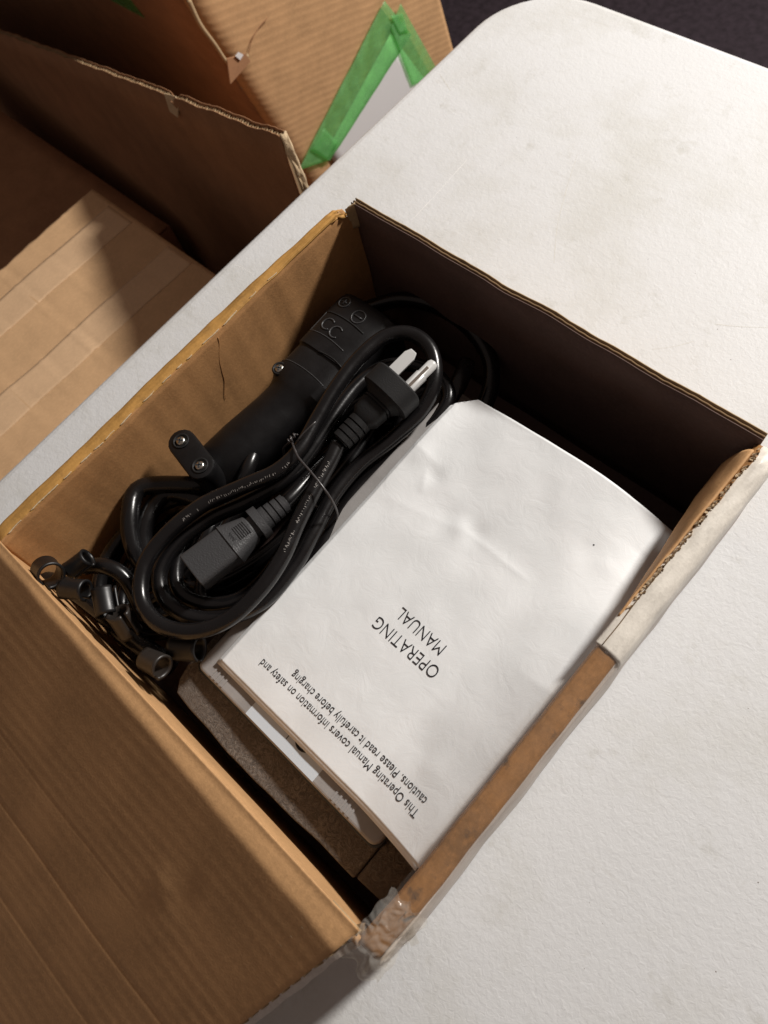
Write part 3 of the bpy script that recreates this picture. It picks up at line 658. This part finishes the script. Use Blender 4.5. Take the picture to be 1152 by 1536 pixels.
# ------------------------------------------------------------------ black spring clips by the near left corner
def clip(u, v_, z, ax, r, ln, a0, a1, mat, label):
    c = at(u, v_, z)
    ax = Vector(ax).normalized(); p = ax.cross(Vector((0, 0, 1))).normalized(); q = p.cross(ax).normalized()
    def f(u_, w_):
        a = math.radians(a0 + (a1 - a0) * u_); rr = r * (1 + .10 * max(0, u_ - .85) / .15 + .05 * abs(2 * w_ - 1) ** 4)
        return ax * (ln * 1.2 * (w_ - .5)) + p * (rr * math.cos(a)) + q * (rr * math.sin(a))
    o = grid('cable_clip', 34, 8, f, mat, None, .0016, -1); o.location = c
    return tag(o, label, 'clip', 'black plastic clips in the near left corner of the carton')
clip(72, 858, -.018, (.9, .1, .45), .0075, .010, 0, 330, M_clip, 'black open clip nearest the left wall, first in the row of clips')
clip(112, 884, -.020, (.85, .55, .05), .0060, .012, -30, 300, M_clip, 'glossy black clip beside the front fold, second from the left wall')
clip(158, 903, -.024, (-.8, .5, .1), .0064, .013, 20, 350, M_clip, 'black clip in the middle of the row, opening towards the left wall')
clip(186, 934, -.027, (-.5, .3, .8), .0066, .013, 60, 400, M_clipb, 'brownish black clip under the big cord loop, mouth upwards')
clip(232, 994, -.028, (.9, .25, .25), .0066, .011, 10, 345, M_clipb, 'shiny brownish clip nearest the foam pad, mouth towards the manual')
clip(280, 972, -.034, (.7, .5, .1), .0070, .014, 0, 330, M_clip, 'black clip between the cord loop and the charger corner')
clip(118, 846, -.030, (.3, .9, .2), .0055, .012, 0, 330, M_clip, 'dark clip behind the row, beside the left wall')
tube('lead', [at(60, 870, -.05), at(100, 880, -.05), at(150, 915, -.052), at(200, 960, -.055), at(260, 1000, -.06)], .006, M_cord, ha)
tube('lead', [at(130, 850, -.045), at(160, 850, -.04), at(190, 870, -.045), at(220, 930, -.055)], .005, M_cord, ha)

# ------------------------------------------------------------------ cartons beyond the table
XF = -.70
def dl(z): return .3913 + (-.1919 - z) * .245
def dr(z): return .8314 + (-.4503 - z) * .22
big = empty('tall_carton', (-.95, .65, FL), 'tall brown carton patched with green tape, standing behind the table', 'carton')
def face(u, v_):
    z = FL + .001 + v_ * (.10 - FL); y = dl(z) + (dr(z) - dl(z)) * u
    return Vector((XF + .0012 * N(u * 4, v_ * 5) - .012 * max(0, 1 - u / .06) ** 2, y, z))
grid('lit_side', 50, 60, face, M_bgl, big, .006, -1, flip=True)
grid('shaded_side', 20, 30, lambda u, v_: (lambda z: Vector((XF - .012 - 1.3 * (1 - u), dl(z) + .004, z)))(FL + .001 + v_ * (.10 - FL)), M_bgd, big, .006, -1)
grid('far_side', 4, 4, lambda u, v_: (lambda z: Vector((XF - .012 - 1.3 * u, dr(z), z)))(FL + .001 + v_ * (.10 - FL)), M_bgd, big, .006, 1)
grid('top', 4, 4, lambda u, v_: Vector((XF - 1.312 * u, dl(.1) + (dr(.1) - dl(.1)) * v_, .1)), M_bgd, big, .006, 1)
P0 = Vector((XF, .5, -.4)); PN = Vector((1, 0, 0))
def fp(u, v_, d): return onplane(u, v_, P0 + Vector((d, 0, 0)), PN)
def patch(name, q, d, mat, par, nu=24, nv=8, amp=.0006, th=.0002):
    A, B, C, D = [fp(u, v_, d) for u, v_ in q]
    return grid(name, nu, nv, lambda u, w_: (A.lerp(B, u)).lerp(D.lerp(C, u), w_) + Vector((amp * N(u * 7, w_ * 3, d * 1e3) + amp * .6 * N(u * 20, w_ * 8, 3), 0, 0)), mat, par, th, 0)
patch('paper_pouch', [(586, 50), (490, 226), (560, 330), (690, 190)], .0048, M_pouch, big, 10, 10, .0004, .0006)
patch('green_tape', [(577, 1), (447, 256), (496, 240), (617, 52)], .0066, M_green, big, 40, 8, .0010)
patch('green_tape', [(601, 5), (660, 112), (618, 128), (586, 42)], .0082, M_green, big)
patch('green_tape', [(586, 24), (600, 52), (612, 48), (604, 20)], .0094, M_green, big, 6, 6)
patch('green_tape', [(486, 192), (466, 225), (492, 240), (508, 214)], .0094, M_green, big, 6, 6)
# torn, buckled corner edge
tq = [fp(u, v_, .006) for u, v_ in ((283, 0), (300, 36), (322, 66), (340, 92), (352, 99), (364, 92), (372, 82))]
tube('torn_edge', tq, lambda t: .0032 - .0012 * t, M_raw, big, k=8)
tube('crease_crack', [fp(u, v_, .004) for u, v_ in ((372, 84), (378, 60), (388, 42), (402, 26))], .0006, M_bgd, big, k=6)
A = [fp(u, v_, .008) for u, v_ in ((340, 88), (352, 97), (345, 126), (375, 92), (368, 80))]
solid(mesh('torn_scrap', A, [(0, 2, 1), (1, 2, 3), (0, 1, 4), (1, 3, 4)], M_bgd, big, False), .002, 0)
A = [fp(u, v_, .011) for u, v_ in ((353, 84), (358, 78), (365, 82), (360, 90))]
solid(mesh('torn_scrap', A, [(0, 1, 2, 3)], M_pouch, big, False), .001, 0)
grid('green_tape', 10, 6, lambda u, v_: (lambda z: Vector((XF - .17 - .13 * u - .03 * v_, dl(z) - .0035, z)))(-.28 + .26 * v_), M_green, big, .0003, 0)

# standing torn cardboard panel
pn_ = empty('cardboard_panel', (-.6, .25, FL), 'torn corrugated cardboard panel standing upright in shade beside the table', 'cardboard')
P1, P2 = at(420, 205, -.100), at(150, 105, -.205)
dirp = Vector((P2.x - P1.x, P2.y - P1.y, 0)); LPn = dirp.length; dirp.normalize(); slope = (P2.z - P1.z) / LPn
nrm = Vector((-dirp.y, dirp.x, 0));  nrm = nrm if nrm.y > 0 else -nrm
def ptop(s):
    z = P1.z + slope * s + .003 * N(s * 30) + .0012 * N(s * 120)
    if .20 < s < .222: z -= .010 * (1 - abs(s - .211) / .011)
    return z
LW = 1.7
def pp(s, v_, off): 
    p = P1 + dirp * s + nrm * off; zt = ptop(s); return Vector((p.x, p.y, FL + .001 + v_ * (zt - FL - .001)))
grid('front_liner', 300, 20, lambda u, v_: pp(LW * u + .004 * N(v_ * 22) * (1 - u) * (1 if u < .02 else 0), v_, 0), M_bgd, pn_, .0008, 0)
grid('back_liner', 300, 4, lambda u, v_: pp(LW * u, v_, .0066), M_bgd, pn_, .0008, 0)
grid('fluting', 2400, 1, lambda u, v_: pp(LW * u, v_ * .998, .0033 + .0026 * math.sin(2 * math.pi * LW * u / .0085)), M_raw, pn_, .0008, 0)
def redge(u, v_):
    p = P1 + nrm * (.0066 * v_) - dirp * (.0012 + .004 * N(u * 16, v_ * 3) + .0016 * N(u * 60, v_ * 6)); z = P1.z + .002 - .22 * u
    p = p - dirp * (.010 * min(1, u * 3)); return Vector((p.x, p.y, z))
grid('torn_edge', 60, 5, redge, M_torn, pn_, .0022, 0)
s0 = .211; q0 = P1 + dirp * s0; q0.z = ptop(s0)
sv = [q0 + dirp * .012 + Vector((0, 0, .008)), q0 + dirp * .004 - nrm * .006 + Vector((0, 0, -.006)), q0 - dirp * .006 - nrm * .004 + Vector((0, 0, -.010)), q0 - dirp * .010 + Vector((0, 0, .002)), q0 + Vector((0, 0, .006)) + nrm * .006]
solid(mesh('torn_scrap', sv, [(0, 1, 4), (1, 2, 4), (2, 3, 4)], M_torn, pn_, False), .0012, 0)

# low closed carton whose taped top shows beside the table
lc = empty('low_carton', (-.5, -.05, FL), 'lower brown carton with creased taped top standing beside the table', 'carton')
LZ = -.28
LX0, LY1 = -.680, .1555
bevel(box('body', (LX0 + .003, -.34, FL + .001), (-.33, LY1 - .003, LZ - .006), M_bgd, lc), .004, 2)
def ltop(x, y):
    z = LZ + .0012 * N(x * 14, y * 12)
    for yc, a in ((.105, .0005), (.052, .0008), (.002, .0010), (-.045, .0006), (-.09, .0009), (-.14, .0006)): a *= .4 + 1.2 * abs(N(x * 11, yc * 30, 4)); z += a * math.exp(-((y - yc - .004 * N(x * 12, yc * 9)) / .0022) ** 2) - a * .8 * math.exp(-((y - yc - .006 - .004 * N(x * 12, yc * 9)) / .004) ** 2)
    return z
grid('top_flap', 110, 90, lambda u, v_: (lambda x, y: Vector((x, y, ltop(x, y))))(LX0 + (LX0 * -1 - .33) * u + .002 * N(v_ * 30) * (u == 0), -.34 + (LY1 + .34) * v_), M_low, lc, .005, -1, flip=True)
for x0, x1, y0, y1 in ((-.650, -.602, -.30, .150), (-.535, -.490, -.33, .152)):
    grid('paper_tape', 12, 90, lambda u, v_: (lambda x, y: Vector((x, y, ltop(x, y) + .00015)))(x0 + (x1 - x0) * u + .012 * v_ + .003 * N(v_ * 6, u), y0 + (y1 - y0) * v_), M_lowt, lc, .0002, 1, flip=True)

sc2 = empty('shaded_carton', (-1.1, .0, FL), 'dark brown carton in deep shade at the far left, behind the taped carton', 'carton')
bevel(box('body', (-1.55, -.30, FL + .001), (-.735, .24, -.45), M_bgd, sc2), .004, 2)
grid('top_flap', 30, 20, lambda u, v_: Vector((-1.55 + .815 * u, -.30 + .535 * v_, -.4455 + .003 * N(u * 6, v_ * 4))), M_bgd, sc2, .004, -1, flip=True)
